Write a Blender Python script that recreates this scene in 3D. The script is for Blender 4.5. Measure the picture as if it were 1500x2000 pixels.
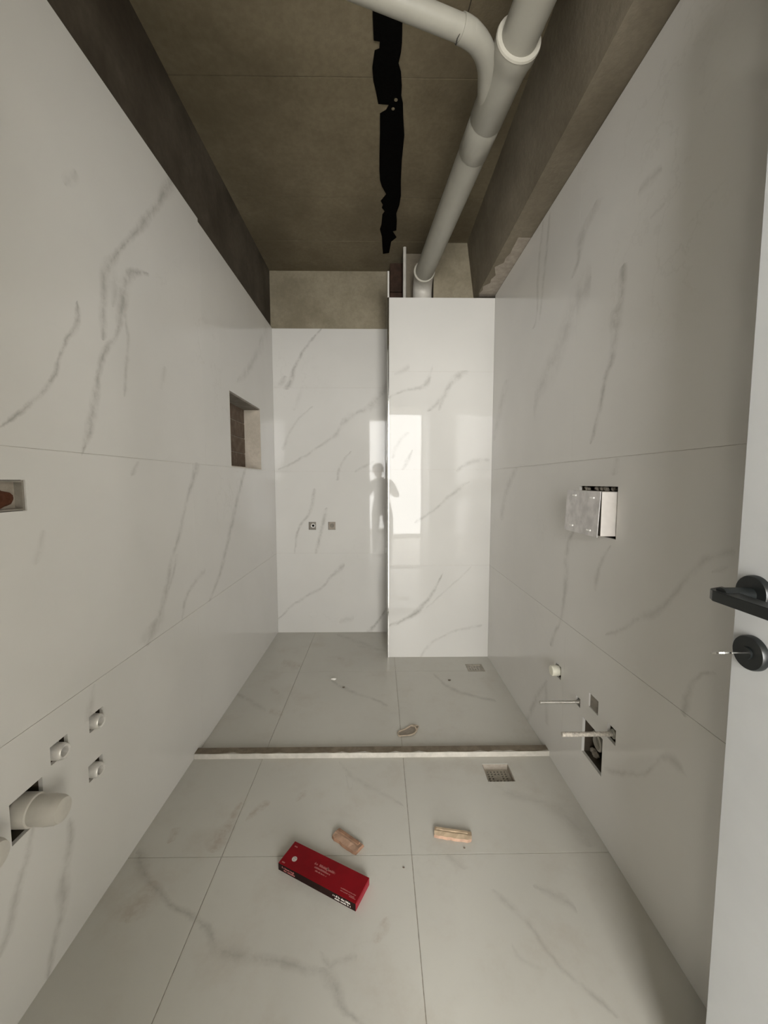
import bpy, bmesh, math, random
from mathutils import Vector, Matrix

# ---------------------------------------------------------------- clear
for o in list(bpy.data.objects):
    bpy.data.objects.remove(o, do_unlink=True)
S = bpy.context.scene
COL = S.collection
random.seed(7)

# ---------------------------------------------------------------- camera
CAM_H = 1.14
FPX = 770.0                                   # focal length in pixels of a 1500x2000 frame
pitch = math.atan(60 / FPX)
yaw = math.atan(10 / math.hypot(FPX, 60))
cam_d = bpy.data.cameras.new('camera')
cam_d.sensor_fit = 'VERTICAL'
cam_d.sensor_height = 24.0
cam_d.sensor_width = 18.0
cam_d.lens = FPX * 24.0 / 2000.0
cam_d.clip_start = 0.01
cam = bpy.data.objects.new('camera', cam_d)
COL.objects.link(cam)
cam.location = (0, 0, CAM_H)
cam.rotation_euler = (math.pi / 2 - pitch, 0, -yaw)
S.camera = cam

# ---------------------------------------------------------------- world, light, exposure
S.view_settings.view_transform = 'Standard'
S.view_settings.look = 'None'
S.view_settings.gamma = 1.0
S.view_settings.use_curve_mapping = False
S.view_settings.exposure = 0.0
W = bpy.data.worlds.new('sky')
S.world = W
W.use_nodes = True
W.node_tree.nodes['Background'].inputs[0].default_value = (0.80, 0.88, 1.0, 1)
W.node_tree.nodes['Background'].inputs[1].default_value = 1.5


def area(name, loc, rot, sx, sy, power, color):
    d = bpy.data.lights.new(name, 'AREA')
    d.shape = 'RECTANGLE'
    d.size, d.size_y = sx, sy
    d.energy = power
    d.color = color
    o = bpy.data.objects.new(name, d)
    COL.objects.link(o)
    o.location = loc
    o.rotation_euler = rot
    return o


# daylight through the glazed balcony doors at the end of the hallway, straight behind the camera
area('daylight_balcony', (0.375, -2.99, 1.26), (math.pi / 2, 0, 0), 2.7, 2.46, 555, (1.0, 0.98, 0.94))

# ---------------------------------------------------------------- main sizes (metres)
XL, XR = -0.762, 0.708          # tile faces of the side walls
YB, YC = 2.91, 2.48             # tile faces of the back wall and of the pipe shaft
XC = 0.054                      # left edge of the shaft
ZC = 2.627                      # slab
YF = -0.13                      # inner face of the doorway wall
ROWS = [0.0, 0.605, 1.212, 1.812]

# marble veins in wall coordinates: (axis the vein runs along, [(position, offset, half width)...], strength)
VEINS = {
 'left': [
  (1, [(1.255, 0.827, 0.0057), (1.296, 0.873, 0.0104), (1.347, 0.926, 0.0089), (1.387, 0.958, 0.0099), (1.418, 0.969, 0.0084), (1.468, 0.991, 0.0071), (1.539, 1.039, 0.0106), (1.586, 1.048, 0.0049)], 0.5),
  (1, [(1.55, 1.136, 0.0121), (1.665, 1.15, 0.0194), (1.75, 1.177, 0.0247), (1.814, 1.222, 0.0154), (1.885, 1.285, 0.0144), (1.963, 1.344, 0.0226), (2.094, 1.449, 0.0206), (2.251, 1.556, 0.0361)], 0.42),
  (1, [(1.805, 1.215, 0.0051), (1.835, 1.242, 0.0122), (1.863, 1.269, 0.0054)], 0.55),
  (1, [(1.224, 1.037, 0.0072), (1.266, 1.056, 0.0163), (1.345, 1.085, 0.0185), (1.42, 1.106, 0.013), (1.495, 1.136, 0.0149), (1.571, 1.194, 0.0118), (1.62, 1.216, 0.0189), (1.672, 1.229, 0.0241), (1.732, 1.244, 0.0267), (1.806, 1.326, 0.0209)], 0.5),
  (1, [(1.4, 1.215, 0.007), (1.479, 1.228, 0.0118), (1.584, 1.246, 0.0098), (1.617, 1.239, 0.0106), (1.66, 1.236, 0.0077)], 0.3),
  (1, [(1.639, 1.186, 0.0104), (1.702, 1.2, 0.0223), (1.757, 1.195, 0.0144)], 0.22),
  (1, [(1.463, 1.424, 0.0156), (1.54, 1.45, 0.0158)], 0.15),
  (0, [(2.187, 1.685, 0.0159), (2.441, 1.845, 0.0396), (2.643, 2.053, 0.0333)], 0.25),
  (1, [(0.615, 1.282, 0.0355), (0.644, 1.305, 0.0567), (0.692, 1.359, 0.0221), (0.736, 1.389, 0.0233), (0.843, 1.436, 0.0202), (0.917, 1.494, 0.0171), (1.085, 1.584, 0.0178), (1.144, 1.632, 0.0234), (1.2, 1.668, 0.033)], 0.34),
  (1, [(0.751, 1.414, 0.0126), (0.8, 1.447, 0.0125), (0.861, 1.478, 0.0125)], 0.3),
  (1, [(0.623, 1.774, 0.023), (0.727, 1.894, 0.0314), (0.793, 1.944, 0.0302), (0.94, 2.059, 0.0317), (1.055, 2.136, 0.0327), (1.198, 2.261, 0.0262)], 0.4),
  (0, [(1.502, 0.63, 0.0245), (1.552, 0.688, 0.0167), (1.71, 0.751, 0.0114)], 0.3),
  (1, [(1.16, 1.233, 0.011), (1.201, 1.264, 0.0112)], 0.25),
  (1, [(0.962, 0.878, 0.0126), (1.024, 0.897, 0.0085)], 0.14),
  (1, [(0.523, 1.001, 0.0166), (0.596, 1.022, 0.0063)], 0.28),
  (1, [(0.195, 0.731, 0.0158), (0.219, 0.748, 0.0162), (0.279, 0.778, 0.0138), (0.323, 0.797, 0.0119), (0.383, 0.823, 0.007)], 0.3),
  (1, [(0.013, 0.839, 0.0118), (0.069, 0.859, 0.0167), (0.11, 0.879, 0.0184), (0.19, 0.89, 0.02), (0.242, 0.912, 0.0171), (0.302, 0.92, 0.0102)], 0.34),
  (1, [(1.861, 1.032, 0.0093), (1.885, 1.047, 0.0191), (1.915, 1.062, 0.0123)], 0.2),
  (1, [(1.949, 2.58, 0.0677), (2.177, 2.77, 0.0723)], 0.12),
 ],
 'right': [
  (1, [(1.888, 1.487, 0.023), (1.933, 1.45, 0.0246), (1.989, 1.433, 0.0433), (2.014, 1.391, 0.0623), (2.041, 1.358, 0.0247)], 0.32),
  (1, [(1.282, 1.313, 0.0136), (1.359, 1.282, 0.013), (1.45, 1.257, 0.0162), (1.514, 1.221, 0.0184), (1.583, 1.208, 0.0247), (1.639, 1.208, 0.0315), (1.675, 1.19, 0.0195), (1.748, 1.186, 0.0207)], 0.42),
  (0, [(1.376, 1.813, 0.0562), (1.518, 1.731, 0.091), (1.592, 1.65, 0.0856), (1.733, 1.572, 0.0611), (1.811, 1.499, 0.0721)], 0.22),
  (1, [(1.859, 1.787, 0.0124), (2.056, 1.748, 0.0179), (2.23, 1.716, 0.0116)], 0.3),
  (1, [(1.838, 1.885, 0.0247), (1.866, 1.827, 0.0134), (2.054, 1.818, 0.0187), (2.241, 1.783, 0.0125)], 0.26),
  (0, [(1.027, 1.822, 0.0051), (1.075, 1.825, 0.0053)], 0.18),
  (0, [(1.045, 1.922, 0.0103), (1.087, 1.928, 0.0193), (1.123, 1.925, 0.0132)], 0.22),
  (1, [(1.402, 2.43, 0.047), (1.557, 2.33, 0.0677), (1.695, 2.229, 0.0541)], 0.2),
  (1, [(0.475, 1.563, 0.0159), (0.542, 1.535, 0.0149), (0.603, 1.491, 0.0149), (0.705, 1.469, 0.0156), (0.77, 1.461, 0.0239), (0.871, 1.461, 0.0194), (0.962, 1.417, 0.0147)], 0.3),
  (1, [(0.791, 1.257, 0.0113), (0.888, 1.232, 0.0137), (0.942, 1.191, 0.008)], 0.25),
  (0, [(0.779, 0.995, 0.0101), (0.82, 0.976, 0.0099), (0.852, 0.954, 0.0147), (0.911, 0.883, 0.0153), (0.975, 0.812, 0.0154), (1.043, 0.769, 0.0117), (1.112, 0.711, 0.0106), (1.176, 0.673, 0.0052)], 0.22),
  (0, [(0.781, 0.961, 0.0069), (0.812, 0.945, 0.0048)], 0.2),
  (1, [(1.162, 1.189, 0.0162), (1.208, 1.175, 0.016)], 0.18),
  (1, [(0.928, 2.254, 0.0365), (1.089, 2.175, 0.0444), (1.198, 2.051, 0.0516)], 0.22),
  (1, [(0.604, 0.867, 0.011), (0.655, 0.861, 0.0101), (0.708, 0.833, 0.0088), (0.727, 0.806, 0.0103)], 0.26),
  (1, [(0.009, 1.792, 0.0209), (0.135, 1.714, 0.0232), (0.29, 1.604, 0.0141)], 0.26),
  (1, [(0.123, 1.581, 0.0211), (0.29, 1.604, 0.0159)], 0.2),
  (0, [(0.858, 0.465, 0.0098), (0.909, 0.465, 0.0185), (0.953, 0.402, 0.011), (1.04, 0.318, 0.0107), (1.157, 0.248, 0.0104)], 0.22),
 ],
 'back': [
  (1, [(1.813, -0.66, 0.0292), (1.86, -0.633, 0.0234), (1.961, -0.602, 0.0169), (2.218, -0.415, 0.0088)], 0.5),
  (1, [(1.813, -0.726, 0.0259), (1.889, -0.676, 0.0172)], 0.3),
  (0, [(-0.712, 1.237, 0.0081), (-0.599, 1.289, 0.0128), (-0.418, 1.408, 0.0133), (-0.313, 1.482, 0.0258), (-0.252, 1.57, 0.0412), (-0.163, 1.629, 0.0169), (-0.074, 1.673, 0.0341), (0.045, 1.811, 0.0563)], 0.3),
  (1, [(1.378, -0.694, 0.016), (1.511, -0.639, 0.0134), (1.672, -0.489, 0.01)], 0.22),
  (1, [(1.155, -0.305, 0.0117), (1.275, -0.27, 0.0125), (1.349, -0.209, 0.0096)], 0.4),
  (1, [(0.616, -0.625, 0.0077), (0.792, -0.592, 0.0121), (0.914, -0.514, 0.0163), (1.072, -0.475, 0.0155)], 0.4),
  (1, [(0.615, -0.469, 0.0117), (0.822, -0.417, 0.0156), (0.936, -0.39, 0.0155)], 0.4),
  (0, [(-0.749, 0.117, 0.0101), (-0.57, 0.266, 0.0143), (-0.431, 0.344, 0.0148), (-0.353, 0.437, 0.0221), (-0.272, 0.507, 0.0254)], 0.34),
  (1, [(-0.005, -0.09, 0.0269), (0.074, -0.017, 0.015), (0.177, 0.053, 0.0094)], 0.6),
  (0, [(-0.295, 0.083, 0.0163), (-0.194, 0.106, 0.0203)], 0.25),
  (0, [(-0.173, 1.215, 0.0125), (-0.037, 1.282, 0.0125)], 0.28),
  (1, [(1.657, -0.611, 0.0195), (1.817, -0.553, 0.0117)], 0.14),
 ],
 'chase': [
  (0, [(0.057, 1.65, 0.0106), (0.139, 1.694, 0.0098), (0.266, 1.719, 0.018), (0.322, 1.799, 0.0383)], 0.32),
  (1, [(1.583, 0.318, 0.0179), (1.658, 0.393, 0.0245), (1.72, 0.43, 0.0202), (1.812, 0.517, 0.0388)], 0.34),
  (1, [(1.583, 0.375, 0.01), (1.682, 0.405, 0.0133)], 0.25),
  (0, [(0.495, 1.21, 0.0146), (0.578, 1.255, 0.0168), (0.687, 1.271, 0.0129)], 0.3),
  (0, [(0.24, 0.888, 0.0117), (0.349, 0.959, 0.0124), (0.464, 1.063, 0.0169), (0.56, 1.134, 0.0081)], 0.32),
  (0, [(0.052, 0.211, 0.0108), (0.144, 0.244, 0.0152), (0.25, 0.311, 0.0224), (0.328, 0.405, 0.0238), (0.399, 0.532, 0.0136)], 0.5),
  (0, [(0.316, 0.338, 0.0091), (0.433, 0.445, 0.0091), (0.583, 0.585, 0.0091)], 0.18),
  (0, [(0.272, 0.005, 0.0196), (0.384, 0.121, 0.0116), (0.656, 0.208, 0.0108)], 0.25),
  (1, [(1.217, 0.151, 0.0142), (1.331, 0.205, 0.0071)], 0.4),
  (0, [(0.101, 1.799, 0.0102), (0.183, 1.836, 0.0203)], 0.22),
  (1, [(1.287, 0.09, 0.0135), (1.363, 0.115, 0.0148), (1.438, 0.179, 0.0166)], 0.22),
 ],
 'floor': [
  (0, [(-0.265, 2.179, 0.0177), (-0.166, 2.078, 0.0219), (-0.066, 2.01, 0.0157), (0.033, 1.932, 0.0153)], 0.35),
  (0, [(0.334, 2.219, 0.0285), (0.407, 2.081, 0.0295), (0.501, 2.013, 0.0178), (0.6, 1.967, 0.0167)], 0.35),
  (0, [(-0.306, 2.859, 0.0285), (-0.04, 2.646, 0.0352)], 0.22),
  (0, [(-0.782, 2.06, 0.0172), (-0.573, 1.899, 0.0199)], 0.3),
  (0, [(-0.737, 1.131, 0.0262), (-0.695, 1.09, 0.0296), (-0.658, 1.051, 0.014), (-0.6, 1.013, 0.0124), (-0.541, 0.978, 0.0105), (-0.482, 0.955, 0.0109), (-0.41, 0.895, 0.0152)], 0.42),
  (0, [(-0.436, 0.92, 0.0118), (-0.376, 0.88, 0.0221), (-0.27, 0.861, 0.0128), (-0.209, 0.847, 0.0116), (-0.123, 0.836, 0.0086)], 0.36),
  (1, [(0.747, -0.044, 0.0155), (0.771, -0.081, 0.0131), (0.805, -0.099, 0.0162), (0.84, -0.126, 0.0215)], 0.42),
  (0, [(-0.121, 0.836, 0.0118), (-0.1, 0.853, 0.0094), (-0.055, 0.864, 0.0087)], 0.3),
  (1, [(0.842, -0.112, 0.0113), (0.873, -0.139, 0.0073)], 0.25),
  (0, [(-0.159, 1.513, 0.0144), (-0.1, 1.44, 0.0184), (0.003, 1.364, 0.0137), (0.077, 1.312, 0.0079)], 0.25),
  (0, [(-0.127, 1.436, 0.0192), (-0.104, 1.385, 0.01), (-0.1, 1.44, 0.0421)], 0.15),
  (1, [(0.757, 0.5, 0.0114), (0.797, 0.464, 0.0119), (0.844, 0.423, 0.0097), (0.922, 0.388, 0.0101), (0.954, 0.364, 0.0154), (1.004, 0.326, 0.0101)], 0.3),
  (0, [(0.441, 1.021, 0.0074), (0.491, 0.994, 0.0177), (0.52, 0.969, 0.0131)], 0.3),
  (0, [(0.325, 0.875, 0.0102), (0.349, 0.848, 0.0086), (0.389, 0.836, 0.0058)], 0.18),
  (1, [(1.147, 0.662, 0.028), (1.225, 0.651, 0.0383), (1.299, 0.606, 0.0662), (1.331, 0.512, 0.0655), (1.385, 0.445, 0.0214)], 0.22),
  (1, [(1.078, 0.247, 0.0167), (1.112, 0.214, 0.0122)], 0.2),
  (0, [(-0.143, 2.656, 0.0253), (0.04, 2.587, 0.0247)], 0.2),
 ],
 'stain': [
  (1, [(1.145, -0.517, 0.017), (1.198, -0.508, 0.0315), (1.246, -0.5, 0.0162), (1.319, -0.489, 0.0106)], 0.4),
  (0, [(-0.442, 1.269, 0.0182), (-0.417, 1.301, 0.0266), (-0.394, 1.316, 0.0117)], 0.4),
  (1, [(1.335, -0.295, 0.0079), (1.349, -0.287, 0.0145), (1.375, -0.277, 0.007)], 0.35),
  (1, [(1.173, -0.666, 0.0093), (1.222, -0.667, 0.0116)], 0.35),
  (1, [(0.947, -0.653, 0.0206), (0.977, -0.656, 0.0502), (1.01, -0.643, 0.0356), (1.045, -0.642, 0.017)], 0.3),
  (1, [(0.893, -0.008, 0.0068), (0.915, 0.001, 0.0168), (0.944, 0.015, 0.0087)], 0.3),
  (0, [(-0.61, 2.421, 0.0386), (-0.495, 2.364, 0.0378)], 0.3),
  (0, [(-0.542, 1.89, 0.0239), (-0.478, 1.854, 0.0196)], 0.25),
  (0, [(-0.594, 2.1, 0.0191), (-0.541, 2.057, 0.0187)], 0.25),
  (0, [(-0.266, 2.475, 0.0218), (-0.224, 2.445, 0.0215)], 0.25),
 ],
}


HY = -2.9                       # end of the hallway behind the camera

# ---------------------------------------------------------------- node helpers
class NT:
    def __init__(self, name):
        self.m = bpy.data.materials.new(name)
        self.m.use_nodes = True
        self.t = self.m.node_tree
        self.n = self.t.nodes
        self.b = self.n['Principled BSDF']

    def node(self, typ, **kw):
        x = self.n.new(typ)
        for k, v in kw.items():
            setattr(x, k, v)
        return x

    def put(self, v, sock):
        if hasattr(v, 'is_linked') or isinstance(v, bpy.types.NodeSocket):
            self.t.links.new(v, sock)
        else:
            sock.default_value = v

    def math(self, op, a, b=0.0, c=None, clamp=False):
        x = self.node('ShaderNodeMath', operation=op, use_clamp=clamp)
        self.put(a, x.inputs[0])
        self.put(b, x.inputs[1])
        if c is not None:
            self.put(c, x.inputs[2])
        return x.outputs[0]

    def mix(self, f, a, b):
        x = self.node('ShaderNodeMix', data_type='RGBA')
        self.put(f, x.inputs['Factor'])
        self.put(a, x.inputs[6])
        self.put(b, x.inputs[7])
        return x.outputs[2]

    def noise(self, vec, scale, detail=3.0, rough=0.55, out='Fac'):
        x = self.node('ShaderNodeTexNoise')
        if vec is not None:
            self.t.links.new(vec, x.inputs['Vector'])
        x.inputs['Scale'].default_value = scale
        x.inputs['Detail'].default_value = detail
        x.inputs['Roughness'].default_value = rough
        return x.outputs[out]

    def ramp(self, f, lo, hi, a=0.0, b=1.0):
        x = self.node('ShaderNodeMapRange', interpolation_type='SMOOTHSTEP')
        self.put(f, x.inputs[0])
        for i, v in enumerate((lo, hi, a, b)):
            self.put(v, x.inputs[i + 1])
        return x.outputs[0]

    def bump(self, h, strength, dist):
        x = self.node('ShaderNodeBump')
        x.inputs['Strength'].default_value = strength
        x.inputs['Distance'].default_value = dist
        self.t.links.new(h, x.inputs['Height'])
        self.t.links.new(x.outputs[0], self.b.inputs['Normal'])

    def set(self, **kw):
        for k, v in kw.items():
            self.put(v, self.b.inputs[k.replace('_', ' ')])


def rgb(r, g, b):
    return (r, g, b, 1.0)


def plain(name, col, rough=0.5, metal=0.0, var=0.12, scale=30.0, bump=0.0, spec=0.5):
    q = NT(name)
    tc = q.node('ShaderNodeTexCoord').outputs['Object']
    f = q.noise(tc, scale)
    dark = tuple(c * (1 - var) for c in col[:3]) + (1,)
    light = tuple(min(1, c * (1 + var)) for c in col[:3]) + (1,)
    q.set(Base_Color=q.mix(q.ramp(f, 0.3, 0.7), dark, light), Roughness=rough, Metallic=metal)
    q.b.inputs['Specular IOR Level'].default_value = spec
    if bump:
        q.bump(q.noise(tc, scale * 2.5), bump, 0.004)
    return q.m


def float_curve(q, f, pts):
    x = q.node('ShaderNodeFloatCurve')
    c = x.mapping.curves[0]
    p = [(min(max(a, 0), 1), min(max(b, 0), 1)) for a, b in pts]
    c.points[0].location = p[0]
    c.points[1].location = p[-1]
    for a in p[1:-1]:
        c.points.new(*a)
    for pt in c.points:
        pt.handle_type = 'AUTO'
    x.mapping.update()
    q.put(f, x.inputs['Value'])
    return x.outputs[0]


def vein_field(q, U, V, veins, power):
    total = None
    for k, pts, strength in veins:
        t_, o_ = (U, V) if k == 0 else (V, U)
        a0, a1 = pts[0][0], pts[-1][0]
        om = max(p[2] for p in pts)
        o0 = min(p[1] for p in pts) - 0.02
        o1 = max(p[1] for p in pts) + 0.02
        pad = 0.03 * (a1 - a0) + 0.003
        A0, A1 = a0 - pad, a1 + pad
        t = q.math('MULTIPLY_ADD', t_, 1 / (A1 - A0), -A0 / (A1 - A0), clamp=True)
        n = lambda a: (a - A0) / (A1 - A0)
        cen = float_curve(q, t, [(n(p[0]), (p[1] - o0) / (o1 - o0)) for p in pts])
        wid = float_curve(q, t, [(0, 0)] + [(n(p[0]), p[2] / om * 0.98) for p in pts] + [(1, 0)])
        c = q.math('MULTIPLY_ADD', cen, o1 - o0, o0)
        d = q.math('ABSOLUTE', q.math('SUBTRACT', o_, c))
        w = q.math('MULTIPLY_ADD', wid, om * 1.35, 1e-5)
        v = q.math('SUBTRACT', 1.0, q.math('DIVIDE', d, w), clamp=True)
        v = q.math('POWER', v, power)
        v = q.math('MULTIPLY', v, strength)
        total = v if total is None else q.math('MAXIMUM', total, v)
    return total


def marble(name, a, b, veins, rough, stains=None, seed=0.0, base=(0.63, 0.616, 0.582), strength=1.0, spec=0.36):
    q = NT(name)
    pos = q.node('ShaderNodeNewGeometry').outputs['Position']
    sep = q.node('ShaderNodeSeparateXYZ')
    q.t.links.new(pos, sep.inputs[0])
    off = q.node('ShaderNodeVectorMath', operation='ADD')
    q.t.links.new(pos, off.inputs[0])
    off.inputs[1].default_value = (seed, seed * 1.7, -seed)
    P = off.outputs[0]
    nz = q.node('ShaderNodeSeparateColor')
    q.t.links.new(q.noise(P, 9.0, 5.0, 0.62, 'Color'), nz.inputs[0])
    U = q.math('MULTIPLY_ADD', q.math('SUBTRACT', nz.outputs[0], 0.5), 0.032, sep.outputs[a])
    V = q.math('MULTIPLY_ADD', q.math('SUBTRACT', nz.outputs[1], 0.5), 0.032, sep.outputs[b])
    n2 = q.node('ShaderNodeSeparateColor')
    q.t.links.new(q.noise(P, 42.0, 3.0, 0.6, 'Color'), n2.inputs[0])
    U = q.math('MULTIPLY_ADD', q.math('SUBTRACT', n2.outputs[0], 0.5), 0.012, U)
    V = q.math('MULTIPLY_ADD', q.math('SUBTRACT', n2.outputs[1], 0.5), 0.012, V)
    f = vein_field(q, U, V, veins, 1.25)
    brk = q.ramp(q.noise(P, 15.0, 6.0, 0.7), 0.34, 0.64, 0.22, 1.15)
    f = q.math('MULTIPLY', q.math('MULTIPLY', f, brk), strength)
    cloud = q.ramp(q.noise(P, 2.2, 3.0), 0.25, 0.75)
    dark = tuple(c * 0.965 for c in base) + (1,)
    lite = tuple(min(1, c * 1.02) for c in base) + (1,)
    col = q.mix(cloud, dark, lite)
    col = q.mix(f, col, rgb(0.20, 0.185, 0.16))
    # faint hair veins everywhere in the stone
    hair = q.math('ABSOLUTE', q.math('SUBTRACT', q.noise(P, 3.1, 6.0, 0.6), 0.5))
    hair = q.math('MULTIPLY', q.ramp(hair, 0.0, 0.012, 1.0, 0.0), q.ramp(q.noise(P, 1.3, 2.0), 0.52, 0.7, 0.0, 0.10))
    col = q.mix(hair, col, rgb(0.32, 0.30, 0.26))
    if stains:
        g = vein_field(q, U, V, stains, 0.9)
        g = q.math('MULTIPLY', g, q.ramp(q.noise(P, 40.0, 4.0, 0.7), 0.35, 0.65, 0.2, 1.0))
        col = q.mix(g, col, rgb(0.27, 0.175, 0.105))
        # building dust
        d = q.ramp(q.noise(P, 6.0, 6.0, 0.7), 0.46, 0.8, 0.0, 0.30)
        col = q.mix(d, col, rgb(0.40, 0.34, 0.27))
        r = q.ramp(q.noise(P, 7.0, 4.0), 0.3, 0.7, rough * 0.95, rough * 1.1)
        q.set(Roughness=r)
    else:
        q.set(Roughness=rough)
    q.set(Base_Color=col)
    q.b.inputs['Specular IOR Level'].default_value = spec
    # very slight waviness of the polish
    q.bump(q.noise(P, 2.6, 1.0), 0.02, 0.02)
    return q.m


def concrete(name, c0, c1, scale=3.0, rough=0.9):
    q = NT(name)
    P = q.node('ShaderNodeNewGeometry').outputs['Position']
    big = q.ramp(q.noise(P, scale, 5.0, 0.6), 0.3, 0.72)
    fine = q.ramp(q.noise(P, 45.0, 4.0, 0.65), 0.3, 0.7)
    col = q.mix(big, c0, c1)
    col = q.mix(q.math('MULTIPLY', fine, 0.22), col, rgb(c0[0] * 0.55, c0[1] * 0.55, c0[2] * 0.55))
    q.set(Base_Color=col, Roughness=rough)
    q.b.inputs['Specular IOR Level'].default_value = 0.2
    q.bump(q.math('ADD', q.math('MULTIPLY', big, 0.6), fine), 0.16, 0.003)
    return q.m


M = {}
M['left'] = marble('marble_left', 1, 2, VEINS['left'], 0.13, seed=1.3, base=(0.675, 0.66, 0.625), strength=1.0)
M['right'] = marble('marble_right', 1, 2, VEINS['right'], 0.13, seed=4.1, base=(0.675, 0.66, 0.625), strength=1.0)
M['back'] = marble('marble_back', 0, 2, VEINS['back'], 0.035, seed=7.7, spec=0.17)
M['shaft'] = marble('marble_shaft', 0, 2, VEINS['chase'], 0.03, seed=9.2, spec=0.17)
M['floor'] = marble('marble_floor', 0, 1, VEINS['floor'], 0.30, stains=VEINS['stain'], seed=2.2,
                    base=(0.575, 0.562, 0.51))
M['hall_tile'] = plain('hall_tile', (0.74, 0.71, 0.66), 0.3, var=0.03, scale=3)
M['grout'] = plain('grout', (0.42, 0.385, 0.33), 0.9, var=0.2, scale=60)
M['grout_wall'] = plain('grout_wall', (0.56, 0.53, 0.48), 0.9, var=0.1, scale=60)
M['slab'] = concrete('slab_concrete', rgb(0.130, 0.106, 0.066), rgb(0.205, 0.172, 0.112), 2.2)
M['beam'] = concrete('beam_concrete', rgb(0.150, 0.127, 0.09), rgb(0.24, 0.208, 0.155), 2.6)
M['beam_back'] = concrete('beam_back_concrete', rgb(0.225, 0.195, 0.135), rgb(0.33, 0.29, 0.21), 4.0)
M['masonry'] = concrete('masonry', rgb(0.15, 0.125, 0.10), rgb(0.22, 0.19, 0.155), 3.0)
M['masonry_dark'] = concrete('masonry_dark', rgb(0.055, 0.044, 0.031), rgb(0.105, 0.088, 0.066), 3.0)  # darker masonry copy; its colour also carries the shade inside the wall holes
M['plaster'] = concrete('plaster', rgb(0.46, 0.41, 0.34), rgb(0.56, 0.50, 0.42), 8.0)
M['plaster_grey'] = concrete('plaster_grey', rgb(0.24, 0.22, 0.185), rgb(0.32, 0.29, 0.25), 14.0)
M['brick'] = concrete('clay_block', rgb(0.125, 0.090, 0.066), rgb(0.19, 0.145, 0.108), 22.0)
M['clay_dirt'] = concrete('clay_dirt', rgb(0.085, 0.030, 0.014), rgb(0.14, 0.055, 0.03), 40.0)
M['shaded_clay'] = concrete('shaded_clay', rgb(0.030, 0.019, 0.013), rgb(0.060, 0.034, 0.023), 18.0)  # clay colour darkened to stand in for shade inside the open duct
M['mortar'] = concrete('mortar', rgb(0.33, 0.29, 0.24), rgb(0.42, 0.37, 0.31), 30.0)
M['tar'] = plain('tar', (0.002, 0.0018, 0.0014), 0.85, var=0.3, scale=90, bump=0.4, spec=0.04)
M['pvc'] = plain('pvc_pipe', (0.29, 0.278, 0.235), 0.42, var=0.05, scale=9)
M['pvc_white'] = plain('pvc_white', (0.54, 0.515, 0.46), 0.45, var=0.06, scale=25)
M['pvc_rim'] = plain('pvc_rim', (0.42, 0.40, 0.34), 0.4, var=0.05, scale=30)
M['wire'] = plain('wire', (0.03, 0.028, 0.025), 0.6, 0.6)
M['black'] = plain('black_metal', (0.010, 0.012, 0.012), 0.33, 0.0, var=0.1, scale=40)
M['steel'] = plain('steel', (0.66, 0.65, 0.62), 0.22, 1.0, var=0.05, scale=60)
M['zinc'] = plain('zinc_rod', (0.52, 0.50, 0.46), 0.38, 0.75, var=0.12, scale=120)
M['chrome'] = plain('chrome_trim', (0.80, 0.80, 0.78), 0.10, 1.0, var=0.02)
M['taped'] = plain('taped_rod', (0.50, 0.46, 0.40), 0.6, 0.1, var=0.25, scale=140, bump=0.6)
M['valve'] = plain('valve_metal', (0.74, 0.72, 0.68), 0.28, 0.25, var=0.08, scale=90)
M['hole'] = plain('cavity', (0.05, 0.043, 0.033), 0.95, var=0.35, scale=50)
M['cap'] = plain('cap_plastic', (0.80, 0.78, 0.66), 0.4, var=0.03)
M['box_white'] = plain('white_plastic', (0.86, 0.82, 0.78), 0.42, var=0.03, scale=40)
M['foil'] = plain('foil_panel', (0.62, 0.60, 0.59), 0.38, 0.35, var=0.14, scale=28, bump=0.25)
M['tab'] = plain('white_tab', (0.92, 0.91, 0.88), 0.35, var=0.02)
M['grate'] = plain('drain_grate', (0.36, 0.33, 0.27), 0.45, 0.1, var=0.18, scale=120)
M['grate_pale'] = plain('drain_cover', (0.42, 0.39, 0.34), 0.45, 0.3, var=0.14, scale=120)
M['door'] = plain('door_paint', (0.56, 0.572, 0.572), 0.38, var=0.015, scale=14)
M['curb'] = concrete('curb_stone', rgb(0.44, 0.415, 0.365), rgb(0.56, 0.53, 0.47), 18.0, 0.5)
M['curb_top'] = concrete('curb_adhesive', rgb(0.17, 0.14, 0.10), rgb(0.25, 0.21, 0.16), 26.0)
M['wood_pink'] = plain('wood_pink', (0.37, 0.235, 0.16), 0.7, var=0.18, scale=45)
M['wood_dark'] = plain('wood_end', (0.30, 0.17, 0.105), 0.75, var=0.2, scale=60)
M['wood_yellow'] = plain('wood_yellow', (0.50, 0.385, 0.26), 0.7, var=0.14, scale=45)
M['carton_red'] = plain('carton_red', (0.20, 0.004, 0.008), 0.42, var=0.12, scale=18, spec=0.12)
M['carton_end'] = plain('carton_end', (0.25, 0.02, 0.03), 0.45, var=0.12, scale=30, spec=0.12)
M['carton_dark'] = plain('carton_dark', (0.013, 0.005, 0.004), 0.5, var=0.2, scale=20, spec=0.12)
M['print_pale'] = plain('print_pale', (0.40, 0.13, 0.12), 0.5, var=0.1)
M['print_white'] = plain('print_white', (0.58, 0.54, 0.49), 0.5, var=0.05)
M['print_grey'] = plain('print_grey', (0.30, 0.29, 0.27), 0.5, var=0.05)
M['film'] = plain('tan_film', (0.44, 0.36, 0.27), 0.3, var=0.15, scale=60)
M['crumb'] = plain('crumb', (0.12, 0.09, 0.065), 0.9, var=0.3, scale=200)
M['chip'] = plain('white_chip', (0.85, 0.82, 0.76), 0.6)
M['paint'] = plain('hall_paint', (0.84, 0.83, 0.80), 0.6, var=0.01, scale=4)
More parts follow.
